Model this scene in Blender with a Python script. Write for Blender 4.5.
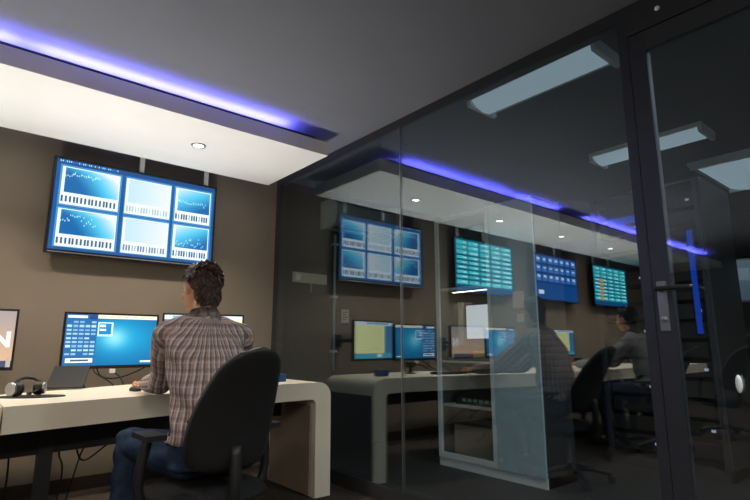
import bpy, bmesh, math, random
import numpy as np
from mathutils import Vector, Matrix, Euler
random.seed(7)
R = math.radians
for o in list(bpy.data.objects): bpy.data.objects.remove(o)
SC = bpy.context.scene
COL = SC.collection

# ------------------------------------------------------------------ camera
CAM_F = 509.0
cd = bpy.data.cameras.new('camera'); cam = bpy.data.objects.new('camera', cd); COL.objects.link(cam)
cd.sensor_width = 36.0; cd.lens = 36.0 * CAM_F / 750.0; cd.clip_start = 0.05; cd.clip_end = 60
cam.location = (0, 0, 1.01); cam.rotation_euler = (R(90 + 10.6), 0, R(-39.8))
SC.camera = cam
# ------------------------------------------------------------------ world, exposure
w = bpy.data.worlds.new('world'); SC.world = w; w.use_nodes = True
w.node_tree.nodes['Background'].inputs[0].default_value = (.55, .6, .7, 1)
w.node_tree.nodes['Background'].inputs[1].default_value = 0.05
vs = SC.view_settings
vs.view_transform = 'Standard'; vs.look = 'None'; vs.exposure = 0.18; vs.gamma = 1.0; vs.use_curve_mapping = False
# light levels
DOWNLIGHT_W = 80.0
FILL_PANEL_W = 50.0
FILL_GLOBE_W = 75.0
SERVER_FILL_W = 55.0
FILL_UPLIGHT_W = 54.0
LED_E = 100.0
SERVER_PANEL_E = 0.45
SCREEN_E = 1.35

# ------------------------------------------------------------------ room numbers
BACK = 4.32      # wall behind the desks
GLASS = 2.35     # plane of the glass partition
CEIL = 2.62
SOF0, SOF1 = 2.435, 2.54     # hanging white canopy: bottom, top
SOFY0, SOFY1, SOFX = 3.07, 4.02, 2.09

# ------------------------------------------------------------------ materials
def s2l(c):
    return tuple(((v / 255) / 12.92 if v / 255 <= .04045 else ((v / 255 + .055) / 1.055) ** 2.4) for v in c)

def mat(name, col, rough=.5, metal=0, noise=0, nscale=8, bump=0, bscale=60, spec=.5, srgb=True):
    m = bpy.data.materials.new(name); m.use_nodes = True
    nt = m.node_tree; b = nt.nodes['Principled BSDF']
    c = s2l(col) if srgb else col
    b.inputs['Base Color'].default_value = (*c, 1)
    b.inputs['Roughness'].default_value = rough; b.inputs['Metallic'].default_value = metal
    b.inputs['Specular IOR Level'].default_value = spec
    tc = nt.nodes.new('ShaderNodeTexCoord')
    if noise:
        n = nt.nodes.new('ShaderNodeTexNoise'); n.inputs['Scale'].default_value = nscale; n.inputs['Detail'].default_value = 5
        nt.links.new(tc.outputs['Object'], n.inputs['Vector'])
        r = nt.nodes.new('ShaderNodeValToRGB')
        r.color_ramp.elements[0].position = .3; r.color_ramp.elements[1].position = .7
        r.color_ramp.elements[0].color = (*[v * (1 - noise) for v in c], 1)
        r.color_ramp.elements[1].color = (*[min(1, v * (1 + noise)) for v in c], 1)
        nt.links.new(n.outputs['Fac'], r.inputs['Fac']); nt.links.new(r.outputs['Color'], b.inputs['Base Color'])
    if bump:
        n2 = nt.nodes.new('ShaderNodeTexNoise'); n2.inputs['Scale'].default_value = bscale; n2.inputs['Detail'].default_value = 4
        nt.links.new(tc.outputs['Object'], n2.inputs['Vector'])
        bp = nt.nodes.new('ShaderNodeBump'); bp.inputs['Strength'].default_value = bump; bp.inputs['Distance'].default_value = .01
        nt.links.new(n2.outputs['Fac'], bp.inputs['Height']); nt.links.new(bp.outputs['Normal'], b.inputs['Normal'])
    return m

def emit(name, col, strength, srgb=True):
    m = bpy.data.materials.new(name); m.use_nodes = True
    nt = m.node_tree; nt.nodes.clear()
    o = nt.nodes.new('ShaderNodeOutputMaterial'); e = nt.nodes.new('ShaderNodeEmission')
    e.inputs[0].default_value = (*(s2l(col) if srgb else col), 1); e.inputs[1].default_value = strength
    nt.links.new(e.outputs[0], o.inputs[0]); return m

def screen_mat(name, strength):
    m = bpy.data.materials.new(name); m.use_nodes = True
    nt = m.node_tree; b = nt.nodes['Principled BSDF']
    a = nt.nodes.new('ShaderNodeAttribute'); a.attribute_name = 'picture'
    b.inputs['Base Color'].default_value = (.01, .01, .012, 1); b.inputs['Roughness'].default_value = .35
    b.inputs['Specular IOR Level'].default_value = .3
    nt.links.new(a.outputs['Color'], b.inputs['Emission Color']); b.inputs['Emission Strength'].default_value = strength
    return m

def glass_mat(name, refl, tint):
    m = bpy.data.materials.new(name); m.use_nodes = True
    nt = m.node_tree; nt.nodes.clear()
    o = nt.nodes.new('ShaderNodeOutputMaterial'); mx = nt.nodes.new('ShaderNodeMixShader')
    t = nt.nodes.new('ShaderNodeBsdfTransparent'); g = nt.nodes.new('ShaderNodeBsdfGlossy')
    t.inputs[0].default_value = (*tint, 1); g.inputs['Color'].default_value = (.88, .95, 1, 1); g.inputs['Roughness'].default_value = 0.0
    mx.inputs[0].default_value = refl
    nt.links.new(t.outputs[0], mx.inputs[1]); nt.links.new(g.outputs[0], mx.inputs[2]); nt.links.new(mx.outputs[0], o.inputs[0])
    return m

def plaid_mat(name, base, dark, pale, rust, per=.033):
    m = bpy.data.materials.new(name); m.use_nodes = True
    nt = m.node_tree; b = nt.nodes['Principled BSDF']; b.inputs['Roughness'].default_value = .9
    b.inputs['Specular IOR Level'].default_value = .15
    tc = nt.nodes.new('ShaderNodeTexCoord')
    nz = nt.nodes.new('ShaderNodeTexNoise'); nz.inputs['Scale'].default_value = 14; nz.inputs['Detail'].default_value = 2
    nt.links.new(tc.outputs['Object'], nz.inputs['Vector'])
    wv = nt.nodes.new('ShaderNodeAttribute'); wv.attribute_name = 'weave'
    wob = nt.nodes.new('ShaderNodeVectorMath'); wob.operation = 'SCALE'; wob.inputs['Scale'].default_value = .012
    nt.links.new(nz.outputs['Color'], wob.inputs[0])
    add = nt.nodes.new('ShaderNodeVectorMath'); add.operation = 'ADD'
    nt.links.new(wv.outputs['Vector'], add.inputs[0]); nt.links.new(wob.outputs[0], add.inputs[1])
    sp = nt.nodes.new('ShaderNodeSeparateXYZ'); nt.links.new(add.outputs[0], sp.inputs[0])
    def M(op, a, bv=None):
        n = nt.nodes.new('ShaderNodeMath'); n.operation = op
        for k, v in enumerate((a, bv)):
            if v is None: continue
            if isinstance(v, (int, float)): n.inputs[k].default_value = v
            else: nt.links.new(v, n.inputs[k])
        return n.outputs[0]
    u = sp.outputs['X']
    def stripe(co, period, off, wd):
        f = M('FRACT', M('ADD', M('DIVIDE', co, period), off))
        return M('LESS_THAN', M('ABSOLUTE', M('SUBTRACT', f, .5)), wd)
    def mix(fac, c1, c2, k):
        n = nt.nodes.new('ShaderNodeMix'); n.data_type = 'RGBA'
        nt.links.new(M('MULTIPLY', fac, k), n.inputs['Factor'])
        if isinstance(c1, tuple): n.inputs['A'].default_value = (*c1, 1)
        else: nt.links.new(c1, n.inputs['A'])
        n.inputs['B'].default_value = (*c2, 1); return n.outputs['Result']
    c = mix(stripe(u, per, 0, .16), s2l(base), s2l(dark), .8)
    c = mix(stripe(u, per, .3, .08), c, s2l(pale), .7)
    c = mix(stripe(u, per, .62, .09), c, s2l(rust), .7)
    c = mix(stripe(sp.outputs['Z'], per * 1.5, .1, .13), c, s2l(dark), .38)
    c = mix(stripe(sp.outputs['Z'], per * 1.5, .45, .06), c, s2l(pale), .25)
    nt.links.new(c, b.inputs['Base Color'])
    n2 = nt.nodes.new('ShaderNodeTexNoise'); n2.inputs['Scale'].default_value = 18; n2.inputs['Detail'].default_value = 3
    mp = nt.nodes.new('ShaderNodeMapping'); mp.inputs['Scale'].default_value = (1.6, 1.6, .5)
    nt.links.new(tc.outputs['Object'], mp.inputs[0]); nt.links.new(mp.outputs[0], n2.inputs['Vector'])
    bp = nt.nodes.new('ShaderNodeBump'); bp.inputs['Strength'].default_value = .8; bp.inputs['Distance'].default_value = .02
    nt.links.new(n2.outputs['Fac'], bp.inputs['Height']); nt.links.new(bp.outputs['Normal'], b.inputs['Normal'])
    return m

WALL = mat('taupe_paint', (138, 126, 112), .85, noise=.06, nscale=3, bump=.08, bscale=150)
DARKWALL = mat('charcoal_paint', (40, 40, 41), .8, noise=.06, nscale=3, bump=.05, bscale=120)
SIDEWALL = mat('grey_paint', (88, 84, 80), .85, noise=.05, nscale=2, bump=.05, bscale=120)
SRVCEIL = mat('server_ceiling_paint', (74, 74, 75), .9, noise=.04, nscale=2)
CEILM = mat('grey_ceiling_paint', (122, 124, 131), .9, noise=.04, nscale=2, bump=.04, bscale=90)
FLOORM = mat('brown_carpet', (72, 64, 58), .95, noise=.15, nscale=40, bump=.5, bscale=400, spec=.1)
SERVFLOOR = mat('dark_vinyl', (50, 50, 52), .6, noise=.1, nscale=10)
BASEB = mat('dark_baseboard', (58, 48, 42), .6, noise=.08, nscale=12)
WHITE = mat('white_canopy_paint', (242, 238, 230), .7, noise=.02, nscale=4, bump=.02, bscale=100)
ALU = mat('dark_aluminium', (62, 62, 64), .45, metal=.6, noise=.05, nscale=30)
FRAME = mat('charcoal_frame', (66, 66, 68), .45, metal=.3, noise=.05, nscale=20)
STILE = mat('graphite_frame', (68, 70, 78), .4, metal=.5, noise=.05, nscale=20)
STEEL = mat('brushed_steel', (170, 170, 172), .35, metal=.9, noise=.06, nscale=30)
CREAM = mat('cream_laminate', (238, 228, 206), .45, noise=.03, nscale=5, bump=.02, bscale=80)
PANELIN = mat('warm_grey_laminate', (150, 136, 120), .6, noise=.05, nscale=6)
BLACKPL = mat('black_plastic', (30, 30, 31), .5, noise=.1, nscale=30, bump=.05, bscale=200)
BEZEL = mat('glossy_black_bezel', (22, 22, 24), .3, noise=.05, nscale=20)
FABRIC = mat('black_chair_fabric', (36, 36, 37), .9, noise=.12, nscale=60, bump=.3, bscale=300, spec=.2)
RUBBER = mat('cable_rubber', (26, 25, 24), .7, noise=.1, nscale=40)
SKIN = mat('skin', (214, 158, 126), .55, noise=.05, nscale=25, bump=.05, bscale=150)
HAIRM = mat('dark_brown_hair', (66, 45, 34), .45, noise=.3, nscale=60, spec=.5)
HAIRB = mat('black_hair', (26, 23, 22), .45, noise=.3, nscale=60)
DENIM = mat('blue_denim', (48, 60, 82), .9, noise=.2, nscale=30, bump=.5, bscale=22, spec=.1)
SHOE = mat('dark_leather', (34, 30, 28), .5, noise=.1, nscale=20)
PLAID = plaid_mat('plaid_cotton', (176, 162, 156), (104, 88, 90), (222, 212, 206), (172, 120, 92))
GREYSHIRT = mat('pale_grey_cotton', (160, 158, 156), .9, noise=.08, nscale=12, bump=.5, bscale=20, spec=.1)
EYEW = mat('eye_white', (225, 220, 215), .3, noise=.03, nscale=50)
EYED = mat('eye_iris', (50, 36, 26), .25, noise=.1, nscale=50)
CABW = mat('grey_white_steel', (214, 220, 222), .5, noise=.03, nscale=10)
CABG = mat('blue_grey_steel', (176, 194, 200), .5, noise=.04, nscale=8)
CABIN = mat('cabinet_interior', (64, 66, 68), .7, noise=.06, nscale=10)
PAPER = mat('white_paper', (236, 234, 228), .8, noise=.02, nscale=20)
BEIGE = mat('beige_card', (222, 214, 188), .8, noise=.05, nscale=20)
ACW = mat('white_plastic', (244, 246, 240), .5, noise=.03, nscale=10)
IVORY = mat('ivory_plastic', (206, 200, 178), .45, noise=.03, nscale=20)
GREENL = mat('yellow_green_label', (190, 200, 60), .6, noise=.2, nscale=60)
BLUEOBJ = mat('blue_plastic', (44, 84, 140), .5, noise=.08, nscale=20)
INK = mat('black_ink', (40, 40, 44), .8, noise=.05, nscale=40)
LEDM = emit('blue_led', (.145, .135, 1.0), LED_E, srgb=False)
DOWNM = emit('downlight_lens', (255, 246, 230), 14)
SRVPAN = emit('added_glow_diffuser', (200, 225, 240), SERVER_PANEL_E)  # faint glow added to fittings that are otherwise unlit
FILLPAN = emit('fill_panel_diffuser', (255, 244, 230), 2.0)
FILLGLOBE = emit('fill_globe_glow', (255, 240, 222), 3.0)
FILLUPM = emit('fill_uplight_lens', (255, 240, 220), 4)
RACKBLUE = emit('rack_blue_light', (.02, .12, 1.0), .35, srgb=False)
RACKDOT = emit('rack_white_light', (190, 220, 255), .5)
SCREEN = screen_mat('lit_screen', SCREEN_E)
SCREENHI = screen_mat('bright_lit_screen', 2.0)
SCREENDIM = screen_mat('dim_screen', .5)
GLASSM = glass_mat('reflective_glass', .18, (.86, .9, .9))
GLASSC = glass_mat('clear_cabinet_glass', .05, (.93, .95, .95))
WHITESCR = emit('white_screen_glow', (226, 228, 236), 1.0)
STRIPL = emit('cabinet_strip_glow', (255, 248, 230), 6.0)
LETTER = emit('letter_glow', (250, 245, 240), 1.0)

# ------------------------------------------------------------------ object helpers
def tag(o, label=None, cat=None, group=None, kind=None):
    if label: o['label'] = label
    if cat: o['category'] = cat
    if group: o['group'] = group
    if kind: o['kind'] = kind
    return o

def empty(name, loc, rz=0, label=None, cat=None, group=None):
    o = bpy.data.objects.new(name, None); COL.objects.link(o); o.empty_display_size = .1
    o.location = loc; o.rotation_euler = (0, 0, rz); return tag(o, label, cat, group)

def wloc(o):
    v = Vector((0, 0, 0))
    while o is not None:
        v = v + Vector(o.location); o = o.parent
    return v

def link(name, me, m, parent=None, smooth=False):
    o = bpy.data.objects.new(name, me); COL.objects.link(o)
    if m is not None: me.materials.append(m)
    if parent is not None: o.parent = parent
    if smooth:
        for p in me.polygons: p.use_smooth = True
    return o

def done(name, bm, m, parent=None, world=False, smooth=False, bevel=0, seg=2):
    """links a bmesh as one mesh object; world=True: coordinates are world ones (parents unrotated)"""
    if bevel:
        bmesh.ops.bevel(bm, geom=[e for e in bm.edges if e.is_manifold and e.calc_face_angle(0) > .6], offset=bevel, segments=seg, profile=.5, affect='EDGES', clamp_overlap=True)
    if world and parent is not None: bmesh.ops.translate(bm, verts=bm.verts, vec=-wloc(parent))
    bmesh.ops.recalc_face_normals(bm, faces=bm.faces)
    me = bpy.data.meshes.new(name); bm.to_mesh(me); bm.free()
    return link(name, me, m, parent, smooth)

def bx(bm, x0, x1, y0, y1, z0, z1, mtx=None):
    vs_ = [bm.verts.new((x, y, z)) for x in (x0, x1) for y in (y0, y1) for z in (z0, z1)]
    for f in ((0, 1, 3, 2), (4, 6, 7, 5), (0, 4, 5, 1), (2, 3, 7, 6), (0, 2, 6, 4), (1, 5, 7, 3)):
        bm.faces.new([vs_[i] for i in f])
    if mtx is not None: bmesh.ops.transform(bm, matrix=mtx, verts=vs_)
    return vs_

def box(name, x0, x1, y0, y1, z0, z1, m, parent=None, world=False, bevel=0, mtx=None):
    bm = bmesh.new(); bx(bm, x0, x1, y0, y1, z0, z1, mtx)
    return done(name, bm, m, parent, world, bevel=bevel)

def prism(bm, pts, d0, d1, axis='y'):
    """polygon pts extruded between d0 and d1 along an axis"""
    def P(a, b, d): return {'x': (d, a, b), 'y': (a, d, b), 'z': (a, b, d)}[axis]
    A = [bm.verts.new(P(a, b, d0)) for a, b in pts]; B = [bm.verts.new(P(a, b, d1)) for a, b in pts]
    n = len(pts); bm.faces.new(A); bm.faces.new(B[::-1])
    for i in range(n): bm.faces.new((A[i], B[i], B[(i + 1) % n], A[(i + 1) % n]))

def tube(bm, pts, rad, n=10, caps=True):
    """round tube along points; rad a number or a list"""
    pts = [Vector(p) for p in pts]; rings = []
    rr = rad if isinstance(rad, (list, tuple)) else [rad] * len(pts)
    prev = None
    for i, p in enumerate(pts):
        d = (pts[min(i + 1, len(pts) - 1)] - pts[max(i - 1, 0)]).normalized()
        if prev is None: a = d.orthogonal().normalized()
        else: a = (prev - d * prev.dot(d)).normalized()
        prev = a; b = d.cross(a)
        rings.append([bm.verts.new(p + (a * math.cos(t) + b * math.sin(t)) * rr[i]) for t in [2 * math.pi * k / n for k in range(n)]])
    for q in range(len(rings) - 1):
        for k in range(n): bm.faces.new((rings[q][k], rings[q][(k + 1) % n], rings[q + 1][(k + 1) % n], rings[q + 1][k]))
    if caps: bm.faces.new(rings[0][::-1]); bm.faces.new(rings[-1])

def lathe(bm, prof, c=(0, 0, 0), n=20):
    """profile (r, z) turned about z"""
    rings = [[bm.verts.new((c[0] + r * math.cos(2 * math.pi * k / n), c[1] + r * math.sin(2 * math.pi * k / n), c[2] + z)) for k in range(n)] for r, z in prof]
    for q in range(len(rings) - 1):
        for k in range(n): bm.faces.new((rings[q][k], rings[q][(k + 1) % n], rings[q + 1][(k + 1) % n], rings[q + 1][k]))
    bm.faces.new(rings[0][::-1]); bm.faces.new(rings[-1])

def ell(bm, c, r, rot=None, sub=3):
    g = bmesh.ops.create_icosphere(bm, subdivisions=sub, radius=1)
    M_ = Matrix.Translation(c) @ (rot.to_4x4() if rot is not None else Matrix.Identity(4)) @ Matrix.Diagonal((*r, 1))
    bmesh.ops.transform(bm, matrix=M_, verts=g['verts'])

def caps(bm, p0, p1, r0, r1, n=14):
    p0 = Vector(p0); p1 = Vector(p1); L = (p1 - p0).length; d = (p1 - p0).normalized()
    P, Q = [], []
    for k in range(1, 6):
        t = -math.pi / 2 * (1 - k / 5); P.append(p0 + d * r0 * math.sin(t)); Q.append(max(.0008, r0 * math.cos(t)))
    for k in range(0, 5):
        t = math.pi / 2 * (k / 5); P.append(p1 + d * r1 * math.sin(t)); Q.append(max(.0008, r1 * math.cos(t)))
    tube(bm, P, Q, n)

def bez(p0, p1, p2, p3, n=14):
    p0, p1, p2, p3 = map(Vector, (p0, p1, p2, p3))
    return [p0 * (1 - t) ** 3 + p1 * 3 * t * (1 - t) ** 2 + p2 * 3 * t * t * (1 - t) + p3 * t ** 3 for t in [k / n for k in range(n + 1)]]

def copy_tree(o, parent=None):
    c = o.copy(); COL.objects.link(c); c.parent = parent
    for ch in list(o.children): copy_tree(ch, c)
    return c

def remesh(bm, voxel, smooth=4):
    bmesh.ops.recalc_face_normals(bm, faces=bm.faces)
    me = bpy.data.meshes.new('tmp'); bm.to_mesh(me); bm.free()
    o = bpy.data.objects.new('tmp', me); COL.objects.link(o)
    a = o.modifiers.new('r', 'REMESH'); a.mode = 'VOXEL'; a.voxel_size = voxel; a.use_smooth_shade = True
    s = o.modifiers.new('s', 'SMOOTH'); s.factor = .5; s.iterations = smooth
    dg = bpy.context.evaluated_depsgraph_get(); dg.update()
    out = bpy.data.meshes.new_from_object(o.evaluated_get(dg))
    bpy.data.objects.remove(o); bpy.data.meshes.remove(me)
    return out

# ------------------------------------------------------------------ screen pictures (colour per cell)
def lin(a):
    a = np.asarray(a, float) / 255
    return np.where(a <= .04045, a / 12.92, ((a + .055) / 1.055) ** 2.4)

def raster(name, img, wd, ht, m, parent, y=0.0, cx=0.0, cz=0.0):
    """img: rows from the top, sRGB 0..255; a flat sheet of coloured cells facing -y"""
    H_, W_, _ = img.shape
    xs = np.linspace(-wd / 2, wd / 2, W_ + 1) + cx; zs = np.linspace(ht / 2, -ht / 2, H_ + 1) + cz
    gx, gz = np.meshgrid(xs, zs)
    v = np.stack([gx, np.full_like(gx, y), gz], -1).reshape(-1, 3)
    i = np.arange(H_ * (W_ + 1)).reshape(H_, W_ + 1)[:, :-1]
    f = np.stack([i, i + W_ + 1, i + W_ + 2, i + 1], -1).reshape(-1, 4)
    me = bpy.data.meshes.new(name); me.from_pydata(v.tolist(), [], f.tolist())
    at = me.attributes.new('picture', 'FLOAT_COLOR', 'CORNER')
    c = np.ones((H_ * W_, 4, 4), np.float32); c[:, :, :3] = lin(img).reshape(-1, 1, 3)
    at.data.foreach_set('color', c.ravel())
    return link(name, me, m, parent)

def canvas(W_, H_, col):
    a = np.zeros((H_, W_, 3)); a[:] = col; return a

def fillr(a, x0, y0, x1, y1, col, al=1.0):
    H_, W_, _ = a.shape
    s = (slice(int(y0 * H_), max(int(y0 * H_) + 1, int(y1 * H_))), slice(int(x0 * W_), max(int(x0 * W_) + 1, int(x1 * W_))))
    a[s] = a[s] * (1 - al) + np.array(col) * al

def grad(a, x0, y0, x1, y1, fn):
    H_, W_, _ = a.shape
    Y0, Y1, X0, X1 = int(y0 * H_), int(y1 * H_), int(x0 * W_), int(x1 * W_)
    yy, xx = np.mgrid[0:Y1 - Y0, 0:X1 - X0]
    t = np.clip(fn(xx / max(1, X1 - X0), yy / max(1, Y1 - Y0)), 0, 1)[..., None]
    return (slice(Y0, Y1), slice(X0, X1)), t

rng = np.random.RandomState(3)
def pic_charts():
    a = canvas(180, 104, (18, 74, 130))
    fillr(a, 0, 0, 1, .05, (20, 66, 118))
    for k in range(30): fillr(a, .02 + k * .011, .015, .026 + k * .011, .038, (150, 200, 235) if rng.rand() > .4 else (40, 110, 180))
    cols = [(.035, .365, 'd'), (.405, .69, 'w'), (.725, .975, 'r')]
    for r_, (t0, t1) in enumerate(((.08, .505), (.55, .965))):
        for x0, x1, k in cols:
            fillr(a, x0 - .01, t0 - .015, x1 + .01, t1 + .015, (60, 126, 180))
            fillr(a, x0, t0, x1, t1, (208, 222, 230))
            gy = t0 + (t1 - t0) * .69
            deep, teal = np.array((14, 88, 146)), np.array((70, 172, 206))
            pale = np.array((204, 208, 212))  # washed-out glare is mixed into the panel picture by this pale end
            if k == 'd': fn = lambda u, v: np.clip(np.maximum(u * .95 - .15 + (.4 - v) * .35, 0) ** 1.1 * 1.25 - .0 + .8 * np.clip(.22 - v, 0, 1) , 0, 1)
            elif k == 'w': fn = lambda u, v: .86 + .14 * u
            else: fn = lambda u, v: np.clip(1.05 - (u * .55 + v * .75), 0, 1) * .9
            s, t = grad(a, x0 + .016, t0 + .015, x1 - .006, gy, fn)
            mid = deep * (1 - np.clip(t * 2, 0, 1)) + teal * np.clip(t * 2, 0, 1)
            a[s] = mid * (1 - np.clip(t * 2 - 1, 0, 1)) + pale * np.clip(t * 2 - 1, 0, 1)
            # bar rows
            n = 15 if k != 'r' else 13
            cd_ = (40, 62, 92) if k != 'w' else ((150, 168, 178) if r_ == 0 else (90, 110, 130))
            for q in range(n):
                xx = x0 + .008 + (x1 - x0 - .016) * q / n
                fillr(a, xx, gy + (t1 - gy) * .3, xx + (x1 - x0) / n * .5, t1 - .025, cd_, .9)
            # trace
            if k != 'w':
                for q in range(20):
                    xx = x0 + .02 + (x1 - x0 - .05) * q / 20 * (.7 if k == 'd' else 1)
                    yy = t0 + .05 + (.05 + (.06 if r_ else 0)) * rng.rand() + (.09 if k == 'r' else 0)
                    fillr(a, xx, yy, xx + .006, yy + .02, (190, 232, 238), .7)
    return a

def pic_table(base, cell, hot=None):
    a = canvas(96, 54, base)
    for r_ in range(9):
        for c in range(5):
            x0 = .03 + c * .195; y0 = .05 + r_ * .095
            fillr(a, x0, y0, x0 + .17, y0 + .062, cell, .75 + .25 * rng.rand())
            fillr(a, x0 + .02, y0 + .02, x0 + .06 + .09 * rng.rand(), y0 + .04, (225, 250, 248))
    if hot is not None:
        for r_ in range(6): fillr(a, .72, .35 + r_ * .095, .84, .41 + r_ * .095, hot)
    fillr(a, 0, .91, 1, 1, (16, 70, 120))
    return a

def pic_tiles():
    a = canvas(96, 54, (14, 60, 120))
    for r_ in range(3):
        for c in range(7):
            x0 = .03 + c * .138; y0 = .05 + r_ * .2
            fillr(a, x0, y0, x0 + .11, y0 + .15, (58, 118, 190)); fillr(a, x0 + .02, y0 + .03, x0 + .08, y0 + .08, (190, 215, 240))
    fillr(a, 0, .66, 1, 1, (10, 74, 140)); fillr(a, .82, .8, .93, .9, (220, 230, 240))
    return a

def pic_desktop():
    a = canvas(144, 82, (10, 116, 166))
    s, t = grad(a, 0, 0, 1, 1, lambda u, v: np.exp(-(((u - .52) / .14) ** 2 + ((v - .45) / .2) ** 2)))
    s2, t2 = grad(a, 0, 0, 1, 1, lambda u, v: np.exp(-(((u - .6) / .5) ** 2 + ((v - .45) / .5) ** 2)))
    a[s] = np.array((6, 84, 138)) * (1 - t2) + np.array((20, 148, 192)) * t2
    a[s] = a[s] * (1 - .85 * t) + np.array((150, 214, 226)) * .85 * t
    fillr(a, .33, .0, 1, .085, (238, 226, 200))
    for k in range(7): fillr(a, .36 + k * .09, .025, .36 + k * .09 + .05, .06, (190, 170, 140), .6)
    fillr(a, 0, 0, .33, 1, (34, 96, 150))
    fillr(a, .02, .03, .22, .08, (222, 236, 244)); fillr(a, .24, .02, .32, .1, (16, 66, 124))
    for r_ in range(9):
        for c in range(5):
            if rng.rand() > .12: fillr(a, .02 + c * .062, .14 + r_ * .078, .065 + c * .062, .18 + r_ * .078, (176, 212, 234), .55 + .45 * rng.rand())
    fillr(a, .03, .86, .31, .95, (232, 236, 236)); fillr(a, .08, .89, .27, .92, (70, 84, 100))
    fillr(a, .335, .15, .50, .43, (196, 226, 238)); fillr(a, .35, .18, .485, .40, (26, 124, 180)); fillr(a, .36, .2, .42, .25, (226, 240, 246)); fillr(a, .36, .29, .43, .32, (226, 240, 246))
    fillr(a, .84, .92, .98, .96, (206, 232, 240))
    return a

def pic_document():
    a = canvas(112, 64, (60, 120, 160))
    fillr(a, .22, .10, 1, .86, (226, 224, 160)); fillr(a, 0, 0, 1, .10, (206, 222, 230)); fillr(a, .1, .03, .7, .07, (120, 160, 190))
    for k in range(14): fillr(a, .28, .16 + k * .048, .4 + .5 * rng.rand(), .175 + k * .048, (200, 198, 130))
    fillr(a, 0, .86, 1, 1, (70, 160, 180)); fillr(a, .3, .88, .42, .97, (230, 230, 220))
    return a

def pic_news():
    a = canvas(96, 54, (170, 140, 125))
    s, t = grad(a, 0, 0, 1, 1, lambda u, v: v)
    a[s] = np.array((150, 140, 140)) * (1 - t) + np.array((206, 164, 128)) * t
    fillr(a, 0, .9, 1, 1, (60, 70, 96)); fillr(a, .0, .9, .5, .95, (150, 40, 40))
    return a

def pic_dim():
    a = canvas(64, 36, (92, 118, 138))
    s, t = grad(a, 0, 0, 1, 1, lambda u, v: u * .6 + v * .4)
    a[s] = np.array((120, 146, 162)) * (1 - t) + np.array((58, 82, 104)) * t
    fillr(a, .45, .2, .6, .5, (170, 190, 200), .5)
    return a

# ================================================================== THE SETTING
XL, XR, YB = -6.6, 7.4, -2.6
def struct(o): o['kind'] = 'structure'; return o
struct(box('floor', XL, GLASS, YB, BACK, -.1, 0, FLOORM))
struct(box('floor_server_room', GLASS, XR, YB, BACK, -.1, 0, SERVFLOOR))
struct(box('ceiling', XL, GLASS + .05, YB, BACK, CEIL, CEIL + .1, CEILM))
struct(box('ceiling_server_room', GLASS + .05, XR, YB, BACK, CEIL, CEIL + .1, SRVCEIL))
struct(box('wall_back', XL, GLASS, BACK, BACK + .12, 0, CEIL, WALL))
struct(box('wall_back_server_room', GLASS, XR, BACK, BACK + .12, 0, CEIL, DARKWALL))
struct(box('wall_left', XL - .12, XL, YB, BACK, 0, CEIL, SIDEWALL))
struct(box('wall_front', XL, XR, YB - .12, YB, 0, CEIL, SIDEWALL))
struct(box('wall_right', XR, XR + .12, YB, BACK, 0, CEIL, DARKWALL))
struct(box('baseboard_back', XL, GLASS - .06, BACK - .015, BACK, 0, .09, BASEB, bevel=.004))

# glass partition: a fixed frame with glazing, and a door set in it
part = empty('window_1', (GLASS, 1.5, 0)); struct(part)
part['label'] = 'floor to ceiling reflective glass partition in a charcoal metal frame'
def pbox(name, y0, y1, z0, z1, m, d=.05, bevel=.004, parent=part):
    return box(name, GLASS - .008, GLASS + 2 * d, y0, y1, z0, z1, m, parent, True, bevel)
pbox('sill_rail', .970, BACK, 0, .095, FRAME, .04)
pbox('header_rail', YB, BACK, 2.555, CEIL, FRAME, .03)
pbox('door_head', -.29, .925, 2.462, 2.555, FRAME, .03)
pbox('corner_post', BACK - .07, BACK, .095, 2.555, FRAME, .035)
pbox('post', .925, .970, 0, 2.555, STILE, .02)
pbox('post', -.35, -.29, 0, 2.555, STILE, .035)
pbox('sill_rail', YB, -.35, 0, .095, FRAME, .04)
for (y0, y1) in ((2.541, BACK - .07), (.970, 2.535), (YB, -.35)):
    box('pane', GLASS - .005, GLASS + .005, y0, y1, .095, 2.555, GLASSM, part, True)
pbox('glass_joint', 2.535, 2.541, .095, 2.555, STEEL, .007, 0)
bm = bmesh.new(); lathe(bm, [(.002, 0), (.012, 0), (.012, .004), (.006, .008), (.002, .008)], n=14)
bmesh.ops.rotate(bm, verts=bm.verts, cent=(0, 0, 0), matrix=Matrix.Rotation(R(-90), 3, 'Y'))
bmesh.ops.translate(bm, verts=bm.verts, vec=(GLASS - .008, .781, 2.535)); done('screw_cap', bm, ACW, part, True)

door = empty('door_1', (GLASS, .3, 0)); struct(door)
door['label'] = 'glass door with graphite frame and black lever handle in the partition'
def dbox(name, y0, y1, z0, z1, m, d=.018, bevel=.004): return pbox(name, y0, y1, z0, z1, m, d, bevel, door)
dbox('stile', .848, .922, .01, 2.455, STILE); dbox('stile', -.285, -.19, .01, 2.455, STILE)
dbox('rail', -.19, .848, .01, .11, STILE); dbox('rail', -.19, .848, 2.36, 2.455, FRAME)
box('pane', GLASS - .005, GLASS + .005, -.19, .848, .11, 2.36, GLASSM, door, True)
hp = box('lock_plate', GLASS - .016, GLASS - .008, .866, .904, 1.07, 1.28, STEEL, door, True, .003)
bm = bmesh.new(); tube(bm, [(GLASS - .016, .885, 1.245), (GLASS - .065, .885, 1.245)], .011); tube(bm, bez((GLASS - .06, .895, 1.245), (GLASS - .065, .855, 1.246), (GLASS - .065, .805, 1.244), (GLASS - .062, .75, 1.242)), .0105)
ob = done('lever', bm, BLACKPL, hp, True, smooth=True)
bm = bmesh.new(); lathe(bm, [(.004, 0), (.012, 0), (.012, .008), (.004, .01)], n=14)
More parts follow.
